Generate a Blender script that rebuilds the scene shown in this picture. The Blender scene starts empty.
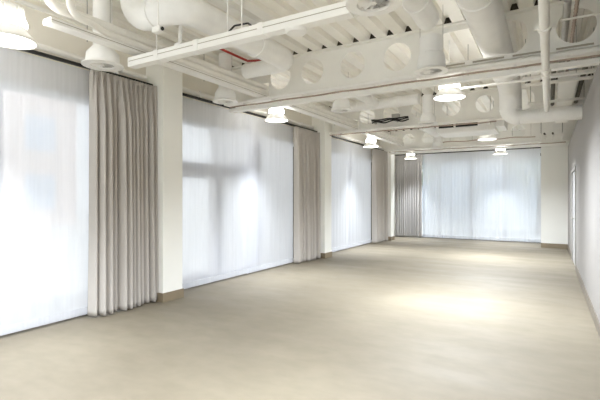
import bpy, bmesh, math, random
from mathutils import Vector, Matrix

PI = math.pi
S = bpy.context.scene
COL = S.collection
R = random.Random

# ------------------------------------------------------------------ materials
def srgb(r, g, b):
    f = lambda c: (c / 255 / 12.92) if c / 255 <= 0.04045 else ((c / 255 + 0.055) / 1.055) ** 2.4
    return (f(r), f(g), f(b), 1)

def mat(name, rgb, rough=0.5, var=0.04, scale=6.0, metal=0.0, bump=0.0, bscale=60.0, spec=0.5, stretch=None):
    m = bpy.data.materials.new(name); m.use_nodes = True
    nt = m.node_tree; b = nt.nodes['Principled BSDF']
    b.inputs['Roughness'].default_value = rough
    b.inputs['Metallic'].default_value = metal
    b.inputs['Specular IOR Level'].default_value = spec
    tc = nt.nodes.new('ShaderNodeTexCoord'); mp = nt.nodes.new('ShaderNodeMapping')
    nt.links.new(tc.outputs['Object'], mp.inputs['Vector'])
    if stretch: mp.inputs['Scale'].default_value = stretch
    n = nt.nodes.new('ShaderNodeTexNoise'); n.inputs['Scale'].default_value = scale; n.inputs['Detail'].default_value = 5
    nt.links.new(mp.outputs['Vector'], n.inputs['Vector'])
    cr = nt.nodes.new('ShaderNodeValToRGB')
    c = srgb(*rgb)
    cr.color_ramp.elements[0].position = 0.3; cr.color_ramp.elements[1].position = 0.7
    cr.color_ramp.elements[0].color = tuple(max(0, x * (1 - var)) for x in c[:3]) + (1,)
    cr.color_ramp.elements[1].color = tuple(min(1, x * (1 + var)) for x in c[:3]) + (1,)
    nt.links.new(n.outputs['Fac'], cr.inputs['Fac']); nt.links.new(cr.outputs['Color'], b.inputs['Base Color'])
    if bump:
        n2 = nt.nodes.new('ShaderNodeTexNoise'); n2.inputs['Scale'].default_value = bscale
        nt.links.new(mp.outputs['Vector'], n2.inputs['Vector'])
        bp = nt.nodes.new('ShaderNodeBump'); bp.inputs['Strength'].default_value = bump; bp.inputs['Distance'].default_value = 0.01
        nt.links.new(n2.outputs['Fac'], bp.inputs['Height']); nt.links.new(bp.outputs['Normal'], b.inputs['Normal'])
    return m

def emis(name, rgb, strength):
    m = bpy.data.materials.new(name); m.use_nodes = True
    b = m.node_tree.nodes['Principled BSDF']
    b.inputs['Base Color'].default_value = (.9, .9, .9, 1)
    b.inputs['Emission Color'].default_value = tuple(rgb) + (1,)
    b.inputs['Emission Strength'].default_value = strength
    return m

def sheer_mat(name, tint, transp):
    m = bpy.data.materials.new(name); m.use_nodes = True
    nt = m.node_tree; nt.nodes.clear()
    out = nt.nodes.new('ShaderNodeOutputMaterial')
    tr = nt.nodes.new('ShaderNodeBsdfTransparent'); tr.inputs['Color'].default_value = (.96, .97, 1, 1)
    tl = nt.nodes.new('ShaderNodeBsdfTranslucent'); tl.inputs['Color'].default_value = tint
    df = nt.nodes.new('ShaderNodeBsdfDiffuse'); df.inputs['Color'].default_value = tint
    m1 = nt.nodes.new('ShaderNodeMixShader'); m1.inputs['Fac'].default_value = 0.5
    nt.links.new(tl.outputs[0], m1.inputs[1]); nt.links.new(df.outputs[0], m1.inputs[2])
    m2 = nt.nodes.new('ShaderNodeMixShader')
    # fine vertical weave changes how open the cloth is
    tc = nt.nodes.new('ShaderNodeTexCoord'); mp = nt.nodes.new('ShaderNodeMapping'); mp.inputs['Scale'].default_value = (9, 9, .35)
    nz = nt.nodes.new('ShaderNodeTexNoise'); nz.inputs['Scale'].default_value = 3.0; nz.inputs['Detail'].default_value = 4
    mr = nt.nodes.new('ShaderNodeMapRange')
    mr.inputs['From Min'].default_value = .3; mr.inputs['From Max'].default_value = .7
    mr.inputs['To Min'].default_value = 1 - transp - .03; mr.inputs['To Max'].default_value = 1 - transp + .03
    nt.links.new(tc.outputs['Object'], mp.inputs['Vector']); nt.links.new(mp.outputs[0], nz.inputs['Vector'])
    nt.links.new(nz.outputs['Fac'], mr.inputs['Value']); nt.links.new(mr.outputs[0], m2.inputs['Fac'])
    nt.links.new(tr.outputs[0], m2.inputs[1]); nt.links.new(m1.outputs[0], m2.inputs[2])
    nt.links.new(m2.outputs[0], out.inputs['Surface'])
    return m

def glass_mat(name):
    m = bpy.data.materials.new(name); m.use_nodes = True
    nt = m.node_tree; nt.nodes.clear()
    out = nt.nodes.new('ShaderNodeOutputMaterial')
    tr = nt.nodes.new('ShaderNodeBsdfTransparent'); tr.inputs['Color'].default_value = (.95, .98, .98, 1)
    gl = nt.nodes.new('ShaderNodeBsdfGlossy'); gl.inputs['Roughness'].default_value = 0.02
    mx = nt.nodes.new('ShaderNodeMixShader'); fr = nt.nodes.new('ShaderNodeFresnel'); fr.inputs['IOR'].default_value = 1.35
    nt.links.new(fr.outputs[0], mx.inputs['Fac']); nt.links.new(tr.outputs[0], mx.inputs[1]); nt.links.new(gl.outputs[0], mx.inputs[2])
    nt.links.new(mx.outputs[0], out.inputs['Surface'])
    return m

def floor_mat():
    m = bpy.data.materials.new('resin_floor'); m.use_nodes = True
    nt = m.node_tree; b = nt.nodes['Principled BSDF']; L = nt.links.new
    tc = nt.nodes.new('ShaderNodeTexCoord')
    def noise(scale, detail, st):
        mp = nt.nodes.new('ShaderNodeMapping'); mp.inputs['Scale'].default_value = st
        n = nt.nodes.new('ShaderNodeTexNoise'); n.inputs['Scale'].default_value = scale; n.inputs['Detail'].default_value = detail
        L(tc.outputs['Object'], mp.inputs['Vector']); L(mp.outputs[0], n.inputs['Vector']); return n
    a = noise(.55, 6, (1, 1, 1)); c = noise(5, 8, (1, 1.6, 1)); s = noise(1.1, 6, (.5, 2.2, 1))
    ra = nt.nodes.new('ShaderNodeValToRGB')
    ra.color_ramp.elements[0].position = .3; ra.color_ramp.elements[1].position = .72
    ra.color_ramp.elements[0].color = srgb(114, 106, 91); ra.color_ramp.elements[1].color = srgb(127, 119, 103)
    L(a.outputs['Fac'], ra.inputs['Fac'])
    rc = nt.nodes.new('ShaderNodeValToRGB')
    rc.color_ramp.elements[0].position = .3; rc.color_ramp.elements[1].position = .7
    rc.color_ramp.elements[0].color = (.92, .92, .91, 1); rc.color_ramp.elements[1].color = (1.06, 1.06, 1.07, 1)
    L(c.outputs['Fac'], rc.inputs['Fac'])
    mx = nt.nodes.new('ShaderNodeMixRGB'); mx.blend_type = 'MULTIPLY'; mx.inputs['Fac'].default_value = 1
    L(ra.outputs[0], mx.inputs[1]); L(rc.outputs[0], mx.inputs[2]); L(mx.outputs[0], b.inputs['Base Color'])
    rr = nt.nodes.new('ShaderNodeMapRange'); rr.inputs['From Min'].default_value = .3; rr.inputs['From Max'].default_value = .7
    rr.inputs['To Min'].default_value = .5; rr.inputs['To Max'].default_value = .7
    L(s.outputs['Fac'], rr.inputs['Value']); L(rr.outputs[0], b.inputs['Roughness'])
    bp = nt.nodes.new('ShaderNodeBump'); bp.inputs['Strength'].default_value = .06; bp.inputs['Distance'].default_value = .01
    L(c.outputs['Fac'], bp.inputs['Height']); L(bp.outputs[0], b.inputs['Normal'])
    return m

M = dict(
    floor=floor_mat(),
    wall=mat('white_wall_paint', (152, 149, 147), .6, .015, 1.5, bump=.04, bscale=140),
    cream=mat('cream_wall_paint', (241, 241, 237), .6, .02, 1.5, bump=.04, bscale=140),
    span=mat('beige_spandrel_paint', (238, 234, 224), .65, .02, 2),
    column=mat('column_paint', (248, 248, 244), .55, .015, 2),
    deck=mat('painted_metal_deck', (246, 244, 238), .45, .03, 3),
    beam=mat('painted_steel_beam', (248, 247, 243), .45, .02, 3),
    white=mat('white_enamel', (246, 245, 242), .35, .015, 8),
    pipe=mat('white_painted_pipe', (245, 243, 238), .4, .03, 5),
    duct=mat('white_duct', (246, 246, 245), .45, .03, 7, bump=.03, bscale=25),
    foil=mat('wrapped_white_insulation', (238, 238, 237), .5, .06, 9, bump=.5, bscale=14),
    skirt=mat('taupe_skirting', (136, 123, 102), .5, .05, 8),
    skirt2=mat('grey_skirting', (118, 111, 101), .45, .05, 8),
    black=mat('black_metal', (28, 27, 27), .5, .1, 8),
    dark=mat('painted_recess_shade', (62, 57, 50), .8, .15, 20),
    darkgrey=mat('dark_grey_lagging', (92, 88, 80), .7, .15, 20),
    brown=mat('brown_cable', (178, 160, 148), .6, .15, 30),
    red=mat('red_cable', (165, 40, 32), .5, .1, 10),
    blue=mat('blue_plastic', (42, 66, 150), .45, .05, 10),
    slot=mat('grey_slot', (172, 166, 152), .7, .05, 10),
    galv=mat('grey_painted_steel', (176, 174, 170), .4, .08, 14),
    fabric=mat('grey_beige_curtain_cloth', (198, 193, 188), .9, .015, 60, bump=.08, bscale=400, spec=.15),
    fabricfar=mat('grey_curtain_cloth', (190, 188, 187), .9, .015, 60, bump=.08, bscale=400, spec=.15),
    frame=mat('grey_aluminium_frame', (228, 230, 236), .4, .03, 6),
    pave=mat('pale_pavement', (218, 217, 213), .85, .08, 2),
    brick=mat('pinkish_brick', (236, 217, 210), .85, .12, 5),
    pale=mat('pale_grey_facade', (200, 206, 216), .8, .04, 2),
    bglass=mat('blue_grey_glazing', (196, 208, 226), .2, .08, 2),
    leaf=mat('green_leaves', (110, 128, 92), .8, .3, 6),
    trunk=mat('bark', (110, 98, 86), .9, .2, 20),
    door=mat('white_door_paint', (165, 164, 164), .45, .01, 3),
    sheer=sheer_mat('white_sheer_cloth', (.85, .87, .915, 1), .13),
    hem=sheer_mat('double_sheer_hem', (.95, .96, .98, 1), .5),
    glass=glass_mat('clear_glass'),
    glow=emis('lit_diffuser', (1, .99, .97), 1.2),
    glow2=emis('lit_upper_dome', (1, .99, .97), 3.5),
    bell=mat('white_lamp_reflector', (238, 236, 230), .35, .01, 5),
)
# ------------------------------------------------------------------ mesh helpers
def box(bm, x0, x1, y0, y1, z0, z1):
    v = [bm.verts.new((x, y, z)) for x in (x0, x1) for y in (y0, y1) for z in (z0, z1)]
    for f in ((0, 1, 3, 2), (4, 6, 7, 5), (0, 4, 5, 1), (2, 3, 7, 6), (0, 2, 6, 4), (1, 5, 7, 3)):
        bm.faces.new([v[i] for i in f])
    return bm

def sweep(bm, pts, r, seg=20, caps=True, radii=None):
    """round tube along a polyline"""
    pts = [Vector(p) for p in pts]; rings = []
    t0 = (pts[1] - pts[0]).normalized()
    up = Vector((0, 0, 1)) if abs(t0.z) < .9 else Vector((1, 0, 0))
    n = (up - t0 * up.dot(t0)).normalized()
    for i, p in enumerate(pts):
        if i == 0: t = t0
        elif i == len(pts) - 1: t = (pts[-1] - pts[-2]).normalized()
        else: t = ((pts[i + 1] - p).normalized() + (p - pts[i - 1]).normalized()).normalized()
        n = (n - t * n.dot(t)).normalized(); b = t.cross(n)
        rr = radii[i] if radii else r
        if 0 < i < len(pts) - 1:
            pass
        rings.append([bm.verts.new(p + (n * math.cos(2 * PI * k / seg) + b * math.sin(2 * PI * k / seg)) * rr) for k in range(seg)])
    for a, c in zip(rings, rings[1:]):
        for k in range(seg):
            bm.faces.new((a[k], a[(k + 1) % seg], c[(k + 1) % seg], c[k]))
    if caps:
        bm.faces.new(rings[0][::-1]); bm.faces.new(rings[-1])
    return bm

def bend(pts, rad, n=8):
    """round the corners of a polyline"""
    pts = [Vector(p) for p in pts]; out = [pts[0]]
    for a, b, c in zip(pts, pts[1:], pts[2:]):
        d1 = (a - b).normalized(); d2 = (c - b).normalized()
        ang = d1.angle(d2); cut = rad / math.tan(ang / 2)
        cut = min(cut, (a - b).length * .49 if a is not pts[0] else (a - b).length * .95, (c - b).length * .95)
        rr = cut * math.tan(ang / 2)
        cen = b + (d1 + d2).normalized() * (rr / math.sin(ang / 2))
        s, e = b + d1 * cut - cen, b + d2 * cut - cen
        tot = s.angle(e)
        for i in range(n + 1):
            w = i / n
            out.append(cen + (s * math.sin((1 - w) * tot) + e * math.sin(w * tot)) / math.sin(tot))
    out.append(pts[-1])
    return out

def lathe(bm, prof, seg=32, cx=0, cy=0, closed=False):
    rings = []
    for r, z in prof:
        rings.append([bm.verts.new((cx + r * math.cos(2 * PI * k / seg), cy + r * math.sin(2 * PI * k / seg), z)) for k in range(seg)] if r > 1e-6
                     else [bm.verts.new((cx, cy, z))])
    prs = list(zip(rings, rings[1:]))
    if closed: prs.append((rings[-1], rings[0]))
    for a, c in prs:
        for k in range(seg):
            k2 = (k + 1) % seg
            if len(a) == 1 and len(c) == 1: continue
            if len(a) == 1: bm.faces.new((a[0], c[k2], c[k]))
            elif len(c) == 1: bm.faces.new((a[k], a[k2], c[0]))
            else: bm.faces.new((a[k], a[k2], c[k2], c[k]))
    return bm

BM = bmesh.new

def link(o, parent=None):
    COL.objects.link(o)
    if parent is not None: o.parent = parent
    return o

def wloc(o):
    v = Vector(o.location); p = o.parent
    while p is not None: v += p.location; p = p.parent
    return v

def obj(name, bm, m, parent=None, bevel=0, smooth=True, fix=True):
    """one bmesh in world coordinates becomes one mesh object; its origin sits at its parent's, or under its own middle"""
    if fix: bmesh.ops.recalc_face_normals(bm, faces=bm.faces[:])
    if parent is None:
        xs = [v.co for v in bm.verts]
        loc = Vector(((min(v.x for v in xs) + max(v.x for v in xs)) / 2, (min(v.y for v in xs) + max(v.y for v in xs)) / 2, min(v.z for v in xs)))
    else: loc = wloc(parent)
    bmesh.ops.translate(bm, vec=-loc, verts=bm.verts[:])
    me = bpy.data.meshes.new(name); bm.to_mesh(me); bm.free()
    for p in me.polygons: p.use_smooth = smooth
    if smooth: me.set_sharp_from_angle(angle=math.radians(38))
    me.materials.append(m)
    o = bpy.data.objects.new(name, me)
    if parent is None: o.location = loc
    link(o, parent)
    if bevel:
        b = o.modifiers.new('bevel', 'BEVEL'); b.width = bevel; b.segments = 2; b.limit_method = 'ANGLE'
    return o

def tag(o, label, cat, group=None):
    o['label'] = label; o['category'] = cat
    if group: o['group'] = group
    return o

def thing(name, label, cat, loc, group=None):
    o = bpy.data.objects.new(name, None); o.empty_display_size = .1
    o.location = loc; COL.objects.link(o)
    return tag(o, label, cat, group)

def struct(name, bm, m, bevel=0, smooth=False):
    o = obj(name, bm, m, None, bevel, smooth); o['kind'] = 'structure'; return o

def plate(xz, holes, y, th):
    """flat plate in the x-z plane with holes, centred on y"""
    cu = bpy.data.curves.new('outline', 'CURVE'); cu.dimensions = '2D'; cu.fill_mode = 'BOTH'; cu.extrude = th / 2
    for loop in [xz] + holes:
        sp = cu.splines.new('POLY'); sp.points.add(len(loop) - 1); sp.use_cyclic_u = True
        for p, (a, b) in zip(sp.points, loop): p.co = (a, b, 0, 1)
    o = bpy.data.objects.new('outline', cu); COL.objects.link(o)
    me = bpy.data.meshes.new_from_object(o.evaluated_get(bpy.context.evaluated_depsgraph_get()))
    bm = BM(); bm.from_mesh(me); bmesh.ops.remove_doubles(bm, verts=bm.verts[:], dist=1e-5)
    for v in bm.verts: v.co = (v.co.x, y + v.co.z, v.co.y)
    bpy.data.objects.remove(o); bpy.data.curves.remove(cu); bpy.data.meshes.remove(me)
    return bm

def circle(cx, cz, r, n=40): return [(cx + r * math.cos(2 * PI * i / n), cz + r * math.sin(2 * PI * i / n)) for i in range(n)]
def oblong(x0, x1, z0, z1, r, n=8):
    out = []
    for cx, cz, a in ((x1 - r, z1 - r, 0), (x0 + r, z1 - r, 90), (x0 + r, z0 + r, 180), (x1 - r, z0 + r, 270)):
        for i in range(n + 1):
            t = math.radians(a + 90 * i / n); out.append((cx + r * math.cos(t), cz + r * math.sin(t)))
    return out

# ------------------------------------------------------------------ camera
TH = math.radians(30.66)
H = 1.45
cam = bpy.data.cameras.new('camera'); co = bpy.data.objects.new('camera', cam); COL.objects.link(co)
cam.sensor_width = 36; cam.lens = 36 * 420 / 600; cam.shift_y = -2.5 / 600
co.location = (0, 0, H); co.rotation_euler = (PI / 2, 0, TH); cam.clip_start = .05
S.camera = co

# ------------------------------------------------------------------ the setting
XL, XR, XU = -4.95, .462, 1.0          # left wall face, right lining, recessed upper right wall
YB, YF = -3.2, 15.75
ZD = 3.65                              # underside of the deck
ZR = 3.02                              # curtain rail
HEAD = 2.68                            # window head
struct('floor', box(BM(), -5.3, 1.2, YB - .3, YF + .3, -.12, 0), M['floor'])

# metal deck, ribs running down the room
bm = BM(); x = -5.3; prof = []
pitch = .25
while x < 1.2:
    prof += [(x, ZD), (x + .15, ZD), (x + .175, ZD + .075), (x + .225, ZD + .075)]
    x += pitch
prof += [(x, ZD), (x, ZD + .16), (-5.3, ZD + .16)]
a = [bm.verts.new((px, YB - .3, pz)) for px, pz in prof]; b = [bm.verts.new((px, YF + .3, pz)) for px, pz in prof]
n = len(prof)
for i in range(n): bm.faces.new((a[i], a[(i + 1) % n], b[(i + 1) % n], b[i]))
struct('ceiling', bm, M['deck'])

# left wall: spandrel over the windows and the piers between them
bays = [(-3.2, -.88), (-.5, 3.98), (4.42, 8.86), (9.3, 13.72)]
bm = BM()
box(bm, XL - .3, XL, YB, YF, HEAD, ZD)
ends = [YB - .3] + [v for p in bays for v in p] + [YF + .3]
for y0, y1 in zip(ends[::2], ends[1::2]): box(bm, XL - .3, XL, y0, y1, 0, HEAD)
struct('wall_left', bm, M['span'])
bm = BM()
NX = -.2
YN = 14.05
box(bm, XL, NX, YF - .2, YF + .1, HEAD + .08, ZD); box(bm, XL, -4.7, YF - .2, YF + .1, 0, HEAD + .08)
struct('wall_far', bm, M['cream'])
struct('wall_nib', box(BM(), NX, XU, YN, YF + .1, 0, ZD), M['cream'])
DY0, DY1, DZ = 10.05, 11.55, 2.02
bm = BM()
for y0, y1, z0 in ((YB, DY0, 0), (DY0, DY1, DZ), (DY1, YN, 0)): box(bm, XR, XU, y0, y1, z0, 2.9)
box(bm, XU, XU + .2, YB, YF, 0, ZD); box(bm, XR + .14, XU, DY0, DY1, 0, DZ)
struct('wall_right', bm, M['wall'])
bm = BM(); box(bm, XL - .3, XL + .2, YB - .3, YB, 0, ZD); box(bm, .3, XU, YB - .3, YB, 0, ZD); box(bm, XL + .2, .3, YB - .3, YB, 3.4, ZD)
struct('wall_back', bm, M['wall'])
bm = BM(); box(bm, XR - .014, XR, YB, DY0 - .06, 0, .13); box(bm, XR - .014, XR, DY1 + .06, YN, 0, .13)
struct('baseboard_right', bm, M['skirt2'])
struct('baseboard_far', box(BM(), NX, XR, YN - .014, YN, 0, .13), M['skirt'])
struct('trim_1', box(BM(), XL, XL + .04, YB, YF - .2, 3.555, 3.59), M['cream'])

# door in the right wall
bm = BM()
for y in (DY0 - .06, DY1): box(bm, XR - .015, XR + .12, y, y + .06, 0, DZ + .06)
box(bm, XR - .015, XR + .12, DY0, DY1, DZ, DZ + .06)
d = struct('door_1', bm, M['galv'])
for i in range(2):
    y0 = DY0 + .006 + i * .747
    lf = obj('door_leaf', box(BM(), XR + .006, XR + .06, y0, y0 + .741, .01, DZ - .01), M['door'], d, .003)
    hb = BM(); yy = y0 + (.66 if i == 0 else .07); sweep(hb, bend([(XR + .01, yy, 1.0), (XR - .045, yy, 1.0), (XR - .045, yy + (-.12 if i == 0 else .12), 1.0)], .02, 4), .009, 10)
    obj('handle', hb, M['galv'], lf)

# windows: aluminium frames, each pane its own
XG = -4.985
def window(name, y0, y1, mull, sill=.06, rails=()):
    bm = BM(); f = .06
    box(bm, XG - .045, XG + .045, y0, y1, 0, sill); box(bm, XG - .045, XG + .045, y0, y1, HEAD - .07, HEAD)
    edges = [y0 + f]
    box(bm, XG - .045, XG + .045, y0, y0 + f, sill, HEAD - .07); box(bm, XG - .045, XG + .045, y1 - f, y1, sill, HEAD - .07)
    for ym, w in mull:
        box(bm, XG - .045, XG + .045, ym - w / 2, ym + w / 2, sill, HEAD - .07); edges += [ym - w / 2, ym + w / 2]
    edges.append(y1 - f)
    w_ = struct(name, bm, M['frame'])
    for a, b in zip(edges[::2], edges[1::2]):
        obj('pane', box(BM(), XG - .008, XG + .008, a, b, sill, HEAD - .07), M['glass'], w_, smooth=False)
    return w_
window('window_1', -.5, 3.98, [(1.0, .08)])
window('window_2', 6.63, 8.86, [])
window('window_3', 9.3, 13.72, [(11.0, .06)])
window('window_added_side', -3.2, -.88, [(-2.0, .08)])  # unseen side window, added with its sheer to let in more daylight
# glazed double door with a transom light in the second bay
bm = BM()
for y0, y1, z0, z1 in ((4.42, 4.5, 0, HEAD), (6.37, 6.63, 0, HEAD), (4.5, 6.37, HEAD - .07, HEAD), (4.5, 6.37, 1.875, 2.02)):
    box(bm, XG - .045, XG + .045, y0, y1, z0, z1)
d2 = struct('door_2', bm, M['frame'])
for y0, y1 in ((4.5, 6.37),):
    obj('transom_pane', box(BM(), XG - .008, XG + .008, y0, y1, 2.02, HEAD - .07), M['glass'], d2, smooth=False)
for y0, y1, hy in ((4.51, 5.472, 5.42), (5.478, 6.36, 5.53)):
    bm = BM(); s = .085
    box(bm, XG - .03, XG + .03, y0, y0 + s, .02, 1.865); box(bm, XG - .03, XG + .03, y1 - s, y1, .02, 1.865)
    box(bm, XG - .03, XG + .03, y0 + s, y1 - s, .02, .2); box(bm, XG - .03, XG + .03, y0 + s, y1 - s, 1.77, 1.865)
    lf = obj('door_leaf', bm, M['frame'], d2, smooth=False)
    obj('pane', box(BM(), XG - .008, XG + .008, y0 + s, y1 - s, .2, 1.77), M['glass'], lf, smooth=False)
    obj('pull_handle', sweep(BM(), bend([(XG + .03, hy, .85), (XG + .08, hy, .85), (XG + .08, hy, 1.25), (XG + .03, hy, 1.25)], .02, 4), .012, 10), M['galv'], lf)
# far window
YG = 15.62
bm = BM()
box(bm, -4.7, NX, YG - .05, YG + .05, 0, .06); box(bm, -4.7, NX, YG - .05, YG + .05, HEAD + .02, HEAD + .08)
es = [-4.7, -3.4, -2.3, -1.25, NX]
for i, xm in enumerate(es): box(bm, xm - .035 if i else xm, xm + .035 if i < 4 else xm, YG - .05, YG + .05, .1, HEAD + .02)
w4 = struct('window_4', bm, M['frame'])
for a, b in zip(es, es[1:]): obj('pane', box(BM(), a + .035, b - .035, YG - .008, YG + .008, .1, HEAD + .02), M['glass'], w4, smooth=False)

bm = BM(); yb = YB - .15  # unseen back glazing, invented to bring soft frontal daylight into the room
box(bm, XL + .2, .3, yb - .05, yb + .05, 0, .1); box(bm, XL + .2, .3, yb - .05, yb + .05, 3.32, 3.4)
es = [XL + .2, -3.1, -1.4, .3]
for xm in es: box(bm, max(xm - .04, XL + .2), min(xm + .04, .3), yb - .05, yb + .05, .1, 3.32)
w6 = struct('window_added_back', bm, M['frame'])
for a, b in zip(es, es[1:]): obj('pane', box(BM(), a + .04, b - .04, yb - .008, yb + .008, .1, 3.32), M['glass'], w6, smooth=False)

# ------------------------------------------------------------------ columns
for y0, lab in ((4.03, 'white square column between the first and second windows, with taupe skirting'),
                (8.90, 'white square column between the second and third windows, with taupe skirting'),
                (13.77, 'white square column in the far left corner between two grey curtains')):
    t = thing('column', lab, 'column', (-4.77, y0 + .18, 0), 'columns along the window wall')
    obj('shaft', box(BM(), -4.95, -4.59, y0, y0 + .36, 0, ZD), M['column'], t, .006, False)
    bm = BM(); box(bm, -4.95, -4.578, y0 - .012, y0, 0, .125); box(bm, -4.59, -4.578, y0, y0 + .36, 0, .125)
    box(bm, -4.95, -4.578, y0 + .36, y0 + .372, 0, .125)
    obj('skirting', bm, M['skirt'], t, smooth=False)

# ------------------------------------------------------------------ curtains
def cloth(s0, s1, z0, z1, nf, amp, seed, plane, axis, rows=44, per=12, top_pleat=True, flare=0.0, drift=.03, sag=0.0):
    """pleated hanging cloth: s runs along the rail, d stands out from it"""
    rnd = R(seed)
    ws = [rnd.uniform(.55, 1.45) for _ in range(nf)]; tot = sum(ws)
    amps = [rnd.uniform(.55, 1.0) for _ in range(nf)]
    dr = [rnd.uniform(-1, 1) for _ in range(nf + 1)]
    cols = []
    acc = 0
    for i in range(nf):
        for k in range(per): cols.append((i, k / per, (acc + ws[i] * k / per) / tot))
        acc += ws[i]
    cols.append((nf - 1, 1.0, 1.0))
    bm = BM(); grid = []
    for j in range(rows + 1):
        v = j / rows; row = []
        for i, f, t in cols:
            ph = (2 * PI if i < nf - 1 else PI) * f
            A = amp * (amps[i] if i < nf - 1 else .6) * (1 - .18 * v)
            sh = 1 - (.5 + .5 * math.cos(ph)) ** 1.15
            d = A * sh
            s = t - (.05 * ws[i] / tot) * math.sin(ph) * (1 if amp > .1 and i < nf - 1 else 0)
            if top_pleat and v > .82:
                w = (v - .82) / .18
                fine = amp * .4 * (.5 - .5 * math.cos(ph * 3))
                d = d * (1 - w) + fine * w if i < nf - 1 else d
            D = dr[i] * (1 - f) + dr[i + 1] * f
            s += D * drift * (v * (1 - v) * 1.6 + .25 * (1 - v)) * min(1, t * 8, (1 - t) * 8) / (s1 - s0)
            s = s0 + (s1 - s0) * s
            s += flare * (1 - v) ** 3 * (t - .5) * 2
            z = z0 + (z1 - z0) * v + (sag * math.sin(ph * .5) * (1 - v) ** 8)
            row.append(bm.verts.new((plane + d, s, z) if axis == 'y' else (s, plane - d, z)))
        grid.append(row)
    for r0, r1 in zip(grid, grid[1:]):
        for k in range(len(r0) - 1): bm.faces.new((r0[k], r0[k + 1], r1[k + 1], r1[k]))
    return bm

def drape(s0, s1, nf, amp, seed, plane, axis, label, m, flare=0.0):
    o = obj('blackout_curtain', cloth(s0, s1, .02, ZR - .02, nf, amp, seed, plane, axis, rows=48, per=14, flare=flare), m)
    sd = o.modifiers.new('thickness', 'SOLIDIFY'); sd.thickness = .004
    tag(o, label, 'curtain', 'heavy grey curtains')
    tape = cloth(s0, s1, ZR - .10, ZR - .022, nf * 3, amp * .3, seed + 50, plane - .006 if axis == 'y' else plane + .006, axis, rows=2, per=6, top_pleat=False)
    obj('heading_tape', tape, m, o)
    return o
XC = -4.80
drape(3.08, 4.02, 12, .2, 11, XC, 'y', 'heavy grey-beige pleated curtain nearest, drawn against the first white column', M['fabric'], .02)
drape(7.82, 8.87, 11, .185, 23, XC, 'y', 'heavy grey-beige curtain drawn against the middle white column', M['fabric'])
drape(12.52, 13.76, 10, .19, 31, XC, 'y', 'heavy grey curtain at the end of the left window wall', M['fabric'])
YC = 15.24
drape(-4.9, -3.9, 13, .15, 47, YC, 'x', 'heavy grey curtain on the far wall beside the corner column', M['fabricfar'])

def sheer(s0, s1, nf, amp, seed, plane, axis, label, z0=.03):
    o = obj('sheer_curtain', cloth(s0, s1, z0, ZR - .02, nf, amp, seed, plane, axis, rows=26, per=8, drift=.02, sag=.006), M['sheer'])
    tag(o, label, 'curtain', 'white sheer curtains')
    hm = cloth(s0, s1, z0 + .001, z0 + .09, nf, amp, seed, plane + .004 if axis == 'y' else plane - .004, axis, rows=3, per=8, top_pleat=False, drift=.0)
    obj('hem', hm, M['hem'], o)
    return o
XS = -4.845
sheer(-.45, 2.17, 13, .009, 3, XS - .02, 'y', 'sheer white curtain panel at the very left edge of the picture')
sheer(2.13, 3.12, 5, .008, 4, XS, 'y', 'sheer white curtain over the nearest window, left of the nearest grey curtain')
sheer(4.44, 6.34, 9, .008, 5, XS - .02, 'y', 'sheer white curtain hanging over the glazed double door')
sheer(6.26, 7.86, 7, .01, 6, XS, 'y', 'sheer white curtain between the double door and the middle grey curtain')
sheer(9.32, 10.98, 9, .008, 7, XS - .02, 'y', 'sheer white curtain just beyond the middle white column')
sheer(10.9, 12.56, 8, .009, 8, XS, 'y', 'sheer white curtain beside the last grey curtain of the left wall')
YS = 15.29
far = [(-3.92, -2.93, 9, 'sheer white curtain on the far wall next to the grey curtain'),
       (-2.97, -2.28, 6, 'narrow sheer white panel, second from the left on the far wall'),
       (-2.32, -1.25, 9, 'sheer white curtain, third panel from the left on the far wall'),
       (-1.29, -.22, 7, 'sheer white curtain on the far wall next to the cream wall end')]
for i, (a, b, nf, lab) in enumerate(far): sheer(a, b, nf, .013, 60 + i, YS + .025 * (i % 2), 'x', lab)
sheer(-3.15, -.9, 8, .012, 77, XS, 'y', 'sheer white curtain over the added unseen window behind the viewpoint')

# rails with gliders
def rail(p0, p1, label, gl):
    t = thing('curtain_rail', label, 'curtain rail', ((p0[0] + p1[0]) / 2, (p0[1] + p1[1]) / 2, ZR), 'black curtain rails')
    ax = 1 if abs(p1[1] - p0[1]) > abs(p1[0] - p0[0]) else 0
    bm = BM()
    if ax: box(bm, p0[0] - .018, p0[0] + .018, p0[1], p1[1], ZR - .012, ZR + .022)
    else: box(bm, p0[0], p1[0], p0[1] - .018, p0[1] + .018, ZR - .012, ZR + .022)
    obj('track', bm, M['black'], t, smooth=False)
    L = p1[ax] - p0[ax]; k = max(3, int(L / 1.1))
    for i in range(k):
        s = p0[ax] + L * (i + .5) / k
        bm = BM()
        if ax:
            box(bm, XL, p0[0] + .02, s - .015, s + .015, ZR + .022, ZR + .05); box(bm, XL, XL + .02, s - .03, s + .03, ZR + .0, ZR + .12)
        else:
            box(bm, s - .015, s + .015, p0[1] - .02, YF - .2, ZR + .022, ZR + .05)
        obj('bracket', bm, M['white'], t, smooth=False)
XT = -4.80
rail((XT, -.48), (XT, 4.02), 'black curtain rail over the nearest window, at left', 0)
rail((XT, 4.4), (XT, 8.89), 'black curtain rail over the glazed double door window', 0)
rail((XT, 9.27), (XT, 13.76), 'black curtain rail over the third window', 0)
rail((-4.93, YS - .03), (-.21, YS - .03), 'black curtain rail across the far window', 0)

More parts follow.
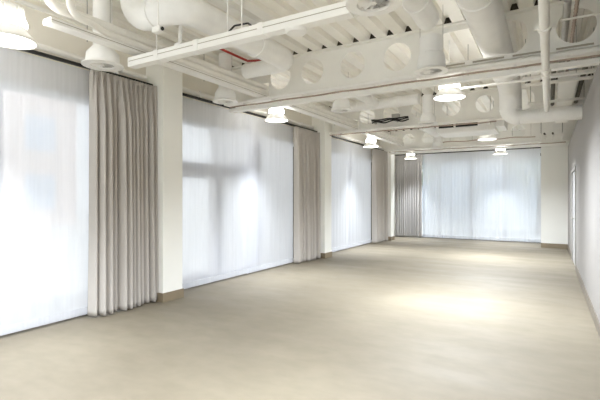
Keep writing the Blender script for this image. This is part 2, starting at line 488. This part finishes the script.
# white pipes that run above the rails
for y0, y1, lab in ((-.4, 3.95, 'white pipe running above the nearest curtain rail'), (4.45, 8.8, 'white pipe running above the rail of the second window'),
                    (9.35, 13.7, 'white pipe running above the rail of the third window')):
    t = thing('wall_pipe', lab, 'pipe', (-4.87, (y0 + y1) / 2, 3.1), 'pipes above the curtain rails')
    obj('pipe_run', sweep(BM(), [(-4.86, y0, 3.125), (-4.86, y1, 3.125)], .034, 14), M['pipe'], t)
    for i in range(4):
        y = y0 + (y1 - y0) * (i + .5) / 4
        obj('clip', box(BM(), XL, -4.82, y - .012, y + .012, 3.085, 3.165), M['white'], t, smooth=False)

# ------------------------------------------------------------------ castellated beams
ZB = 3.02
HC = 3.365
def beam(y, holes, label, fill):
    t = thing('cellular_beam', label, 'beam', (-2, y, ZB), 'cellular steel beams')
    web = plate([(XL, ZB + .01), (XU, ZB + .01), (XU, ZD - .01), (XL, ZD - .01)], holes, y, .016)
    obj('web', web, M['beam'], t)
    obj('bottom_flange', box(BM(), XL, XU, y - .085, y + .085, ZB, ZB + .022), M['beam'], t, smooth=False)
    obj('top_flange', box(BM(), XL, XU, y - .085, y + .085, ZD - .024, ZD - .001), M['beam'], t, smooth=False)
    x = -5.3
    while x < 1.0:
        if fill[0] < x < fill[1]:
            bm = BM()
            vs = [bm.verts.new((x + px, y + dy, ZD + pz)) for dy in (-.084, .03) for px, pz in ((.152, 0), (.177, .073), (.223, .073), (.248, 0))]
            for f in ((0, 1, 2, 3), (7, 6, 5, 4), (0, 4, 5, 1), (1, 5, 6, 2), (2, 6, 7, 3), (3, 7, 4, 0)): bm.faces.new([vs[k] for k in f])
            obj('rib_void_shade', bm, M['dark'], t, smooth=False)  # dark block standing in for the shade inside the deck rib void
        x += pitch
    return t
notch = oblong(-4.09, -3.90, 3.03, 3.31, .02, 3)
Y1, Y2, Y3 = 5.6, 9.3, 13.7
beam(Y1, [notch, circle(-3.68, HC, .19), circle(-3.10, HC, .19), circle(-2.44, HC, .19), circle(-1.78, HC, .19),
          oblong(-1.29, -.22, HC - .2, HC + .2, .17), circle(.26, HC, .19)], 'nearest white steel beam across the room, with round holes in its web', (-4.9, .95))
beam(Y2, [notch, circle(-3.68, HC, .19), circle(-3.1, HC, .19), circle(-2.44, HC, .19), circle(-1.78, HC, .19), circle(-1.12, HC, .18),
          oblong(-.79, -.24, HC - .2, HC + .2, .17), circle(.26, HC, .19)], 'middle white steel beam with round holes, above the white air unit', (-4.9, .95))
beam(Y3, [circle(-3.97, HC, .19), circle(-3.33, HC, .19), circle(-2.69, HC, .19), circle(-2.05, HC, .19), circle(-1.41, HC, .19), circle(-.77, HC, .19)],
     'farthest white steel beam with round holes, near the end window', (-4.9, .95))

# service rails slung under the beams
def service_rail(y, x0, x1, label, slots):
    t = thing('service_rail', label, 'service rail', ((x0 + x1) / 2, y, 2.9), 'service rails under the beams')
    obj('pipe_run', sweep(BM(), [(x0, y - .135, 3.025), (x1, y - .135, 3.025)], .03, 16), M['white'], t)
    if y != Y2: obj('light_trunking', box(BM(), x0, x1, y - .165, y - .06, 2.875, 2.935), M['white'], t, .006, False)
    obj('cable', sweep(BM(), [(x0 + (x1 - x0) * i / 30, y - .13 + .004 * math.sin(i * 2.1), 2.962 + .004 * math.sin(i * 1.3)) for i in range(31)], .012, 8), M['brown'], t)
    k = int((x1 - x0) / .55)
    for i in range(k):
        x = x0 + .25 + (x1 - x0 - .4) * i / (k - 1)
        obj('bracket', box(BM(), x - .012, x + .012, y - .10, y + .02, 2.93, 3.019), M['white'], t, smooth=False)
    if slots < 5:
        st = obj('slotted_strip', box(BM(), -1.3, .95, y - .06, y - .012, 3.095, 3.15), M['beam'], t, smooth=False)
        for i in range(5): obj('slot', box(BM(), -1.25 + i * .44, -.9 + i * .44, y - .063, y - .058, 3.108, 3.13), M['slot'], st, smooth=False)
    return t
service_rail(Y1, -4.6, .95, 'white service rail with brown cable under the nearest beam', -1.4)
service_rail(Y2, -4.6, -.9, 'white service rail with brown cable under the middle beam', 9)
service_rail(Y3, -4.6, .4, 'white service rail under the farthest beam', 9)

# ------------------------------------------------------------------ pendants
def pendant(x, y, label, zr=2.84, power=290):
    t = thing('pendant_lamp', label, 'pendant lamp', (x, y, zr), 'bell-shaped pendant lamps')
    bm = BM()
    lathe(bm, [(.205, zr + .004), (.212, zr), (.212, zr + .014), (.175, zr + .06), (.142, zr + .10), (.136, zr + .125), (.131, zr + .125), (.137, zr + .10), (.17, zr + .058), (.205, zr + .012)], 40, x, y, True)
    obj('reflector_bell', bm, M['bell'], t)
    obj('diffuser', lathe(BM(), [(0, zr + .012), (.2, zr + .012), (.2, zr + .018), (0, zr + .018)], 36, x, y), M['glow'], t)
    obj('upper_dome', lathe(BM(), [(.125, zr + .127), (.139, zr + .15), (.139, zr + .175), (.125, zr + .205), (.105, zr + .215), (.0, zr + .215), (.0, zr + .127)], 36, x, y), M['glow2'], t)
    bm = lathe(BM(), [(0, zr + .217), (.1, zr + .217), (.105, zr + .235), (.105, zr + .30), (.085, zr + .325), (.03, zr + .335), (0, zr + .335)], 32, x, y)
    for k in range(24):
        a = 2 * PI * k / 24; c, s = math.cos(a), math.sin(a)
        vs = []
        for rr in (.1, .119):
            for w in (-.004, .004):
                for z in (zr + .232, zr + .305): vs.append(bm.verts.new((x + rr * c - w * s, y + rr * s + w * c, z)))
        for f in ((0, 1, 3, 2), (4, 6, 7, 5), (0, 4, 5, 1), (2, 3, 7, 6), (0, 2, 6, 4), (1, 5, 7, 3)): bm.faces.new([vs[i] for i in f])
    obj('gear_housing', bm, M['white'], t)
    obj('suspension_rod', sweep(BM(), [(x, y, zr + .33), (x, y, ZD)], .006, 8), M['white'], t)
    ld = bpy.data.lights.new('lamp_light', 'SPOT'); ld.energy = power * (.32 if x < -4 else .84); ld.color = (.9, .95, 1); ld.shadow_soft_size = .15; ld.spot_size = math.radians(80 if x < -4 or y > 14 else 156); ld.spot_blend = 1
    lo = bpy.data.objects.new('lamp_light', ld); lo.location = (0, 0, -.01); link(lo, t)
    return t
pendant(-4.14, 1.9, 'lit bell pendant lamp nearest, cut by the left edge of the picture')
pendant(-4.25, 6.33, 'lit bell pendant lamp in front of the sheer over the double door')
pendant(-1.2, 6.12, 'large lit bell pendant lamp in the middle row, just behind the nearest beam')
pendant(-4.22, 10.95, 'lit bell pendant lamp in front of the third window')
pendant(-4.15, 14.55, 'lit bell pendant lamp in front of the far grey curtain', 2.80)
pendant(-1.28, 10.98, 'lit bell pendant lamp below the white air unit, above the far sheers')
pendant(-1.31, 14.55, 'lit bell pendant lamp in front of the far window, small, near the cream wall end', 2.81, 110)
pendant(-1.2, 1.4, 'added unseen bell pendant lamp just above the top of the view')  # from here on, unseen extra lamps added to spread light through the room
pendant(-1.2, -2.0, 'added unseen bell pendant lamp behind the viewpoint')
pendant(-4.2, -2.0, 'added unseen bell pendant lamp behind the viewpoint beside the windows')

# ------------------------------------------------------------------ swirl diffusers
def diffuser(x, y, z, label, top=3.62, detail=True, rim=.19, neck=.1, hat=.16):
    t = thing('swirl_diffuser', label, 'air diffuser', (x, y, z), 'round white air diffusers')
    obj('rim', lathe(BM(), [(.115, z + .02), (.125, z), (rim, z + .004), (rim, z + .016), (hat, z + .03), (.12, z + .028)], 40, x, y, True), M['white'], t)
    obj('plenum', lathe(BM(), [(hat - .012, z + .03), (hat, z + .035), (hat * .97, z + .13), (neck + .012, z + .20), (neck, z + .21), (neck, top), (0, top), (0, z + .06), (.115, z + .055), (.118, z + .03)], 36, x, y, True), M['duct'], t)
    obj('core', lathe(BM(), [(0, z + .05), (.116, z + .05), (.116, z + .054), (0, z + .054)], 32, x, y), M['black'], t)
    for dx in (-.13, .13): obj('hanger_wire', sweep(BM(), [(x + dx, y, z + .12), (x + dx, y, ZD)], .003, 6), M['galv'], t)
    if detail:
        obj('hub', lathe(BM(), [(0, z + .004), (.024, z + .006), (.024, z + .04), (0, z + .04)], 18, x, y), M['white'], t)
        for k in range(12):
            a = 2 * PI * k / 12; c, s = math.cos(a), math.sin(a); bm = BM(); vs = []
            for rr, w in ((.022, .004), (.118, .010)):
                for sg in (-1, 1):
                    zz = z + .018 + sg * .010
                    for dz in (0, .003): vs.append(bm.verts.new((x + rr * c - sg * w * s, y + rr * s + sg * w * c, zz + dz)))
            for f in ((0, 1, 3, 2), (4, 6, 7, 5), (0, 4, 5, 1), (2, 3, 7, 6), (0, 2, 6, 4), (1, 5, 7, 3)): bm.faces.new([vs[i] for i in f])
            obj('vane', bm, M['white'], t, smooth=False)
    return t
diffuser(-4.24, 2.88, 2.90, 'round white diffuser above the nearest grey curtain', rim=.215, hat=.175)
diffuser(-1.12, 2.96, 2.88, 'round white swirl diffuser at the top edge of the picture', 3.3, rim=.205)
diffuser(-1.17, 4.95, 2.90, 'round white diffuser hanging before the nearest beam at the end of a duct', 3.3, neck=.13)
diffuser(-4.24, 4.92, 2.90, 'round white diffuser just right of the first column')
diffuser(-3.15, 6.75, 2.98, 'round white diffuser behind the nearest beam, left of the middle', 3.5)
diffuser(-2.09, 8.55, 2.93, 'round white diffuser just before the middle beam', 3.5, False)
diffuser(-2.95, 13.3, 2.98, 'small distant round diffuser before the farthest beam', 3.5, False)

# ------------------------------------------------------------------ ducts
def duct(label, pts, r, rad, m, collars, end_r=None, name='round_duct', group='round white ducts'):
    pp = bend(pts, rad, 10) if len(pts) > 2 else [Vector(p) for p in pts]
    t = thing(name, label, 'duct', tuple(pp[0]), group)
    rr = [r + ((end_r or r) - r) * min(1, max(0, (i / (len(pp) - 1) - .7) / .15)) for i in range(len(pp))]
    obj('duct_body', sweep(BM(), pp, r, 32, radii=rr), m, t)
    for q in (pp[0].lerp(pp[-1], .3), ) if len(pts) == 2 else ():
        obj('hanger_rod', sweep(BM(), [(q.x, q.y, q.z + r * .9), (q.x, q.y, ZD)], .005, 6), M['galv'], t)
    for (p, dr) in collars:
        p = Vector(p); dr = Vector(dr).normalized()
        obj('collar', sweep(BM(), [p - dr * .025, p - dr * .02, p + dr * .02, p + dr * .025], r, 32, radii=[r + .002, r + .012, r + .012, r + .002]), M['duct'], t)
    return t
X, Yv, Zv = (1, 0, 0), (0, 1, 0), (0, 0, 1)
duct('white S-shaped duct at upper left, above the slim trunking', [(-3.74, 2.9, 3.62), (-3.74, 2.9, 3.3), (-3.05, 2.9, 3.3), (-3.05, 4.9, 3.3), (-3.83, 4.9, 3.3)], .14, .24, M['duct'],
     [((-3.42, 2.9, 3.3), X), ((-3.05, 4.1, 3.3), Yv)], .105)
duct('white duct ending in the diffuser before the nearest beam', [(-1.12, 3.09, 3.42), (-1.15, 4.7, 3.42), ], .125, .2, M['duct'], [((-1.14, 4.2, 3.42), Yv)])
big = duct('large white duct passing through the nearest beam, dropping and turning to the right wall', [(-.58, -.5, HC), (-.58, 8.2, HC), (-.58, 8.2, 2.98)], .178, .3, M['duct'],
     [((-.58, 1.8, HC), Yv), ((-.58, 4.2, HC), Yv), ((-.58, 7.1, HC), Yv)])
pp = bend([(-.58, 8.2, 2.99), (-.58, 8.2, 2.84), (.46, 8.2, 2.84)], .15, 10)
obj('elbow_reducer', sweep(BM(), pp[:-1], .178, 32, radii=[.178 - .058 * min(1, i / 11) for i in range(len(pp) - 1)]), M['duct'], big)
obj('outlet_pipe', sweep(BM(), [pp[-2], pp[-1]], .12, 32), M['duct'], big)
duct('white branch duct behind the nearest beam, left of the middle', [(-3.15, 6.87, 3.44), (-3.15, 8.4, 3.44)], .1, .2, M['duct'], [((-3.15, 8.0, 3.44), Yv)])
duct('white duct lying across the room just before the middle beam', [(-3.9, 8.55, 3.45), (-2.27, 8.55, 3.45)], .11, .2, M['duct'], [((-3.6, 8.55, 3.45), X), ((-2.7, 8.55, 3.45), X)])
t = thing('cable_bundle', 'sagging dark cables with a grey box, clipped to the front of the middle beam', 'cable', (-3.05, 9.16, 3.15))
for k, dz in enumerate((0, .03, .055)):
    obj('cable', sweep(BM(), [(-3.5 + .85 * i / 12, 9.15 - .018 * k, 3.16 + dz + (.02 - .006 * k) * math.sin(i * 1.1 + k)) for i in range(13)], .015, 8), M['black'], t)
obj('connection_box', box(BM(), -3.02, -2.86, 9.1, 9.2, 3.235, 3.31), M['galv'], t, .004)
for xx in (-3.45, -2.94): obj('clip', box(BM(), xx - .015, xx + .015, 9.14, 9.291, 3.15, 3.24), M['galv'], t, smooth=False)
t = thing('thin_pipe', 'thin white pipe crossing behind the large middle pendant lamp', 'pipe', (-.1, 6.42, 3.03))
obj('pipe_run', sweep(BM(), [(-1.13, 6.42, 3.03), (.95, 6.42, 3.03)], .018, 12), M['white'], t)
for xx in (-1.0, .3): obj('hanger', sweep(BM(), [(xx, 6.42, 3.04), (xx, 6.42, ZD)], .005, 6), M['galv'], t)
duct('white branch duct between the middle and farthest beams', [(-2.95, 9.9, 3.4), (-2.95, 13.1, 3.4)], .12, .2, M['duct'], [((-2.95, 11.5, 3.4), Yv)])
# lumpy insulated pipe over the far curtains
rnd = R(5); pts = []; rad = []
for i in range(41):
    pts.append((-3.8 + 3.55 * i / 40, 14.95, 3.19 + .012 * math.sin(i * .8) + rnd.uniform(-.006, .006))); rad.append(.095 + rnd.uniform(-.012, .016))
t = thing('insulated_pipe', 'lumpy white insulated pipe above the far sheer curtains', 'pipe', (-2, 14.95, 3.1))
obj('lagging', sweep(BM(), pts, .1, 16, radii=rad), M['foil'], t)
for xx in (-3.4, -2.2, -1.0): obj('hanger', sweep(BM(), [(xx, 14.95, 3.26), (xx, 14.95, ZD)], .006, 6), M['galv'], t)
# air unit with a slot grille
t = thing('air_unit', 'white ceiling air unit with a long black slot grille under the middle beam', 'air unit', (-1.5, 10.2, 2.87))
obj('casing', box(BM(), -2.2, -.98, 9.72, 10.55, 2.90, 3.16), M['white'], t, .01)
obj('side_panel', box(BM(), -.975, -.8, 9.74, 10.5, 2.95, 3.12), M['white'], t, .008)
obj('slot_grille', box(BM(), -2.13, -1.32, 9.705, 9.722, 3.0, 3.07), M['black'], t, smooth=False)
obj('bottom_panel', box(BM(), -2.15, -1.03, 9.76, 10.5, 2.885, 2.902), M['white'], t, .004)
for xx in (-2.1, -1.08):
    for yy in (9.8, 10.45): obj('hanger', sweep(BM(), [(xx, yy, 3.15), (xx, yy, ZD)], .006, 8), M['galv'], t)

# ------------------------------------------------------------------ pipes and trays down the left side
t = thing('cable_tray', 'flat white cable tray running along the left side under two pipes', 'cable tray', (-4.0, 7.6, 3.06))
obj('tray', box(BM(), -4.07, -3.93, 2.15, 13.0, 3.06, 3.115), M['white'], t, .006)
obj('lid_seam', box(BM(), -3.931, -3.926, 2.15, 13.0, 3.085, 3.09), M['slot'], t, smooth=False)
obj('junction_box', box(BM(), -4.02, -3.96, 3.26, 3.33, 3.0, 3.059), M['black'], t, .004)
for y in (2.6, 4.3, 6.9, 8.4, 10.4, 12.2): obj('hanger', sweep(BM(), [(-4.085, y, 3.05), (-4.085, y, ZD)], .006, 8), M['galv'], t)
for nm, xx, zz, r, lab in (('large', -4.0, 3.245, .048, 'thicker white pipe, upper of the pair along the left side'), ('small', -3.955, 3.156, .036, 'thinner white pipe just above the flat tray along the left side')):
    t = thing('service_pipe', lab, 'pipe', (xx, 2.2, zz), 'pair of pipes along the left side')
    obj('pipe_run', sweep(BM(), bend([(xx, 2.15, 3.63), (xx, 2.15, zz), (xx, 13.0, zz)] if nm == 'large' else [(xx + .11, 2.28, 3.63), (xx + .11, 2.28, zz), (xx + .11, 2.5, zz), (xx, 2.75, zz), (xx, 13.0, zz)], .12, 8), r, 18), M['pipe'], t)
    for y in (3.0, 4.5, 6.5, 8.6, 10.6): obj('joint', sweep(BM(), [(xx, y - .035, zz), (xx, y + .035, zz)], r + .004, 18), M['pipe'], t)

# slim trunking across the room in front of the first column
t = thing('light_trunking', 'slim white trunking crossing the view at upper left, hung on thin rods', 'trunking', (-2.75, 3.06, 2.93))
ya = 3.06
xa, xb = -4.0, -1.34
obj('trunk_body', box(BM(), xa, xb, ya - .045, ya + .06, 2.89, 2.995), M['white'], t, .006)
obj('slot_line', box(BM(), xa + .02, xb - .02, ya - .0465, ya - .0445, 2.945, 2.952), M['slot'], t, smooth=False)
obj('cable_channel', box(BM(), xa, -2.5, ya + .065, ya + .11, 2.97, 3.02), M['galv'], t, smooth=False)
for xx in (-3.6, -2.62, -2.45): obj('hanger_rod', sweep(BM(), [(xx, ya + .015, 2.98), (xx, ya + .015, ZD)], .006, 8), M['white'], t)
for xx in (-3.55, -2.98, -2.2): obj('joint_sleeve', box(BM(), xx - .03, xx + .03, ya - .05, ya + .064, 2.886, 2.999), M['white'], t, .003, False)
# round fitting below the trunking
tag(obj('ceiling_speaker', lathe(BM(), [(0, 2.85), (.08, 2.852), (.095, 2.865), (.095, 2.888), (0, 2.889)], 32, -1.86, 3.07), M['white']), 'small round white fitting under the slim trunking', 'ceiling fitting')
# security camera
t = thing('security_camera', 'small white box camera hanging from a rod at upper left', 'security camera', (-3.14, 2.7, 2.99))
obj('housing', box(BM(), -3.195, -3.09, 2.67, 2.73, 2.99, 3.045), M['white'], t, .008)
obj('lens', sweep(BM(), [(-3.1, 2.7, 3.017), (-3.08, 2.7, 3.017)], .018, 16), M['black'], t)
obj('mount_rod', sweep(BM(), [(-3.14, 2.7, 3.04), (-3.14, 2.7, ZD)], .008, 8), M['white'], t)
# slanted strut on the trunking
t = thing('hanger_strut', 'thick white hanger strut standing on the slim trunking', 'strut', (-3.3, 3.07, 2.99))
obj('strut', sweep(BM(), [(-3.3, 3.12, 3.04), (-3.29, 3.14, 3.64)], .02, 10), M['white'], t)
obj('foot_plate', box(BM(), -3.34, -3.26, 3.08, 3.16, 3.021, 3.05), M['white'], t, .004)
# thin conduit across the deck in front of the beam
t = thing('conduit', 'thin white conduit crossing below the ceiling deck before the nearest beam', 'conduit', (-2.2, 4.5, 3.55))
obj('conduit_run', sweep(BM(), [(-3.6, 4.62, 3.60), (.9, 4.62, 3.60)], .011, 10), M['pipe'], t)
for xx in (-2.6, -1.9, -.9, .2): obj('clip', box(BM(), xx - .015, xx + .015, 4.60, 4.64, 3.585, ZD), M['pipe'], t, smooth=False)
# red cable by the duct
for xx, lab in ((-3.95, 'short red cable run under the deck beside the S-shaped duct'),):
    tag(obj('red_cable', sweep(BM(), bend([(xx, 4.38, 3.64), (xx, 4.4, 3.53), (xx, 5.1, 3.53), (xx + .03, 5.4, 3.62)], .05, 5), .018, 8), M['red']), lab, 'cable')
tag(obj('black_cable', sweep(BM(), bend([(-2.68, 3.13, 3.031), (-2.58, 3.13, 3.09), (-2.42, 3.13, 3.08), (-2.34, 3.13, 3.01)], .04, 5), .009, 8), M['black']), 'short loop of black cable on top of the slim trunking', 'cable')

# ------------------------------------------------------------------ services at the right
t = thing('sprinkler_pipe', 'white pipe running straight away down the right side under the nearest beam', 'pipe', (-.03, 4, 2.87))
obj('pipe_run', sweep(BM(), bend([(-.03, 1.2, 2.80), (-.03, 7.6, 2.80), (-.03, 7.6, 3.64)], .09, 6), .036, 20), M['pipe'], t)
for y in (3.85, 5.1, 5.3): obj('coupling', sweep(BM(), [(-.03, y - .04, 2.80), (-.03, y + .04, 2.80)], .05, 20), M['pipe'], t)
for y in (3.85, 5.1): obj('clamp_bolt', box(BM(), -.1, .04, y - .012, y + .012, 2.788, 2.812), M['white'], t, smooth=False)
for y in (2.2, 4.6, 7.2): obj('hanger_rod', sweep(BM(), [(-.03, y, 2.83), (-.03, y, ZD)], .005, 8), M['galv'], t)

tag(obj('rectangular_duct', box(BM(), .12, .36, 7.3, 11.2, 3.14, 3.3), M['white'], bevel=.008), 'flat rectangular white duct hung by the right wall beyond the nearest beam', 'duct')
for xx, lab in ((.055, 'dark lagged pipe left of the flat rectangular duct'), (.425, 'dark lagged pipe between the flat rectangular duct and the right wall')):
    tag(obj('lagged_pipe', sweep(BM(), [(xx, 6.6, 3.22), (xx, 11.2, 3.22)], .032, 14), M['darkgrey']), lab, 'pipe', 'dark lagged pipes')
for y, z, lab in ((6.62, 3.08, 'white support bar nearest of the three by the right wall beyond the beam'), (7.0, 3.08, 'white support bar second of the three by the right wall beyond the beam'), (8.4, 3.08, 'white support bar farthest of the three by the right wall beyond the beam')):
    t = thing('support_bar', lab, 'support bar', (.2, y, z), 'support bars at the right')
    obj('bar', box(BM(), -.32, .95, y - .02, y + .02, z, z + .04), M['pipe'], t, smooth=False)
    for xx in (-.28, .5): obj('rod', sweep(BM(), [(xx, y, z + .03), (xx, y, ZD)], .006, 8), M['galv'], t)
t = thing('control_valve', 'small blue valve box on a pipe by the right wall', 'valve', (.26, 6.75, 3.2))
obj('actuator', box(BM(), .22, .33, 6.66, 6.72, 3.17, 3.235), M['blue'], t, .008)
obj('valve_body', sweep(BM(), [(.16, 6.69, 3.2), (.4, 6.69, 3.2)], .022, 12), M['black'], t)
obj('mount_bracket', box(BM(), .27, .29, 6.67, 6.71, 3.23, ZD), M['galv'], t, smooth=False)
tag(obj('grey_pipe', sweep(BM(), [(.16, 4.9, 3.4), (.16, 9.1, 3.4)], .036, 16), M['galv']), 'grey pipe passing through the last round hole of the nearest beam', 'pipe')
tag(obj('braided_cable', sweep(BM(), [(.24, 4.9 + i * .05, 3.385 + .004 * (i % 2)) for i in range(85)], .018, 8, radii=[.016 + .005 * (i % 2) for i in range(85)]), M['brown']), 'brown braided cable beside the grey pipe in the last hole of the nearest beam', 'cable')
tag(obj('thin_conduit', sweep(BM(), [(.1, 5.25, 3.33), (.95, 5.25, 3.33)], .012, 10), M['pipe']), 'thin white conduit in front of the last hole of the nearest beam', 'conduit')
t = thing('cable_ladder', 'white cable ladder in the far right corner above the cream wall end', 'cable ladder', (.1, 12.8, 3.0))
for xx in (-.18, .3): obj('side_rail', box(BM(), xx - .012, xx + .012, 12.2, 13.5, 3.0, 3.07), M['pipe'], t, smooth=False)
for i in range(6): obj('rung', box(BM(), -.17, .29, 12.3 + i * .22, 12.34 + i * .22, 3.01, 3.03), M['pipe'], t, smooth=False)
for xx in (-.18, .3): obj('hanger', box(BM(), xx - .01, xx + .01, 12.8, 12.83, 3.06, ZD), M['galv'], t, smooth=False)
for i, (xx, lab) in enumerate(((-.1, 'dark cable on the far cable ladder, at its left'), (.08, 'dark cable on the far cable ladder, at its right'))):
    tag(obj('dark_cable', sweep(BM(), [(xx, 12.2, 3.055), (xx + .03, 12.8, 3.055), (xx, 13.5, 3.055)], .022, 10), M['darkgrey']), lab, 'cable', 'dark cables on the far ladder')
t = thing('junction_box', 'white junction box above the far cable ladder', 'junction box', (.17, 12.96, 3.2))
obj('box_body', box(BM(), .08, .26, 12.9, 13.02, 3.2, 3.42), M['white'], t, .006)
obj('hanger', sweep(BM(), [(.17, 12.96, 3.41), (.17, 12.96, ZD)], .008, 8), M['galv'], t)
t = thing('brown_cable', 'brown cable hung across the room above the far lamps', 'cable', (-1.4, 12.35, 3.0))
obj('cable_run', sweep(BM(), [(-2.6 + 2.3 * k / 20, 12.35, 3.02 + .012 * math.sin(k * .9)) for k in range(21)], .014, 8), M['brown'], t)
for xx in (-2.4, -1.4, -.4): obj('hanger', sweep(BM(), [(xx, 12.35, 3.03), (xx, 12.35, ZD)], .004, 6), M['galv'], t)
tag(obj('door_sensor', box(BM(), -.215, -.2, YN + .02, YN + .06, 2.66, 2.74), M['black']), 'tiny black sensor on the end of the cream wall', 'sensor')
# ------------------------------------------------------------------ outside
st = struct('street_pavement', box(BM(), -60, 40, -40, 70, -.3, -.15), M['pave'])
def building(name, label, x0, x1, y0, y1, h, m, nx, nz, face):
    t = thing(name, label, 'building', ((x0 + x1) / 2, (y0 + y1) / 2, -.15), 'buildings across the street')
    obj('wall', box(BM(), x0, x1, y0, y1, -.15, h), m, t, smooth=False)
    for i in range(nx):
        for j in range(nz):
            z0 = .8 + j * 3.2
            if face == 'x':
                c = y0 + (y1 - y0) * (i + .5) / nx
                obj('window', box(BM(), x1 - .05, x1 + .03, c - .8, c + .8, z0, z0 + 1.9), M['bglass'], t, smooth=False)
            else:
                c = x0 + (x1 - x0) * (i + .5) / nx
                obj('window', box(BM(), c - .8, c + .8, y0 - .03, y0 + .05, z0, z0 + 1.9), M['bglass'], t, smooth=False)
building('street_building', 'pinkish brick building faintly seen through the nearest sheer curtain', -34, -24, -14, 14.6, 12, M['brick'], 7, 3, 'x')

building('street_building', 'pale building faintly seen through the far sheer curtains', -16, 6, 27, 36, 5.2, M['pale'], 9, 1, 'y')
rnd = R(8)
for i, (tx, ty, lab) in enumerate(((-.4, 21.5, 'pale green tree faintly seen through the right end of the far sheers'), (-6.5, 22.5, 'pale green tree faintly seen through the left end of the far sheers'))):
    t = thing('street_tree', lab, 'tree', (tx, ty, -.15), 'trees outside the far window')
    obj('trunk', sweep(BM(), [(tx, ty, -.15), (tx + .05, ty, 1.2), (tx - .03, ty, 2.4)], .09, 12, radii=[.13, .1, .08]), M['trunk'], t)
    bm = BM()
    for k in range(900):
        d = Vector((rnd.gauss(0, 1), rnd.gauss(0, 1), rnd.gauss(0, 1))).normalized() * rnd.uniform(.5, 1) ** .5
        p = Vector((tx + d.x * 1.7, ty + d.y * 1.5, 3.5 + d.z * 1.6))
        u = Vector((rnd.uniform(-1, 1), rnd.uniform(-1, 1), rnd.uniform(-1, 1))).normalized(); v = u.orthogonal().normalized()
        q = rnd.uniform(.09, .16)
        bm.faces.new([bm.verts.new(p + u * q), bm.verts.new(p + v * q * .55), bm.verts.new(p - u * q), bm.verts.new(p - v * q * .55)])
    obj('foliage', bm, M['leaf'], t, smooth=False, fix=False)

# ------------------------------------------------------------------ light
w = bpy.data.worlds.new('sky'); S.world = w; w.use_nodes = True
nt = w.node_tree; bg = nt.nodes['Background']
tc = nt.nodes.new('ShaderNodeTexCoord'); sp = nt.nodes.new('ShaderNodeSeparateXYZ'); cr = nt.nodes.new('ShaderNodeValToRGB')
nt.links.new(tc.outputs['Generated'], sp.inputs[0]); nt.links.new(sp.outputs['Z'], cr.inputs['Fac'])
cr.color_ramp.elements[0].position = 0; cr.color_ramp.elements[0].color = (.96, .975, 1, 1)
cr.color_ramp.elements[1].position = .6; cr.color_ramp.elements[1].color = (.88, .93, 1, 1)
nt.links.new(cr.outputs[0], bg.inputs['Color']); bg.inputs['Strength'].default_value = .365
sl = bpy.data.lights.new('sun', 'SUN'); sl.energy = .46; sl.color = (1, .98, .95); sl.angle = .02
so = bpy.data.objects.new('sun', sl); so.location = (10, 4, 20); so.rotation_euler = (0, math.radians(22), 0); COL.objects.link(so)

S.view_settings.view_transform = 'Standard'; S.view_settings.look = 'None'
S.view_settings.exposure = 2.85; S.view_settings.gamma = 1; S.view_settings.use_curve_mapping = False
cy = S.cycles
cy.use_denoising = True; cy.max_bounces = 14; cy.diffuse_bounces = 8; cy.transparent_max_bounces = 16; cy.caustics_reflective = False
cy.sample_clamp_indirect = 6
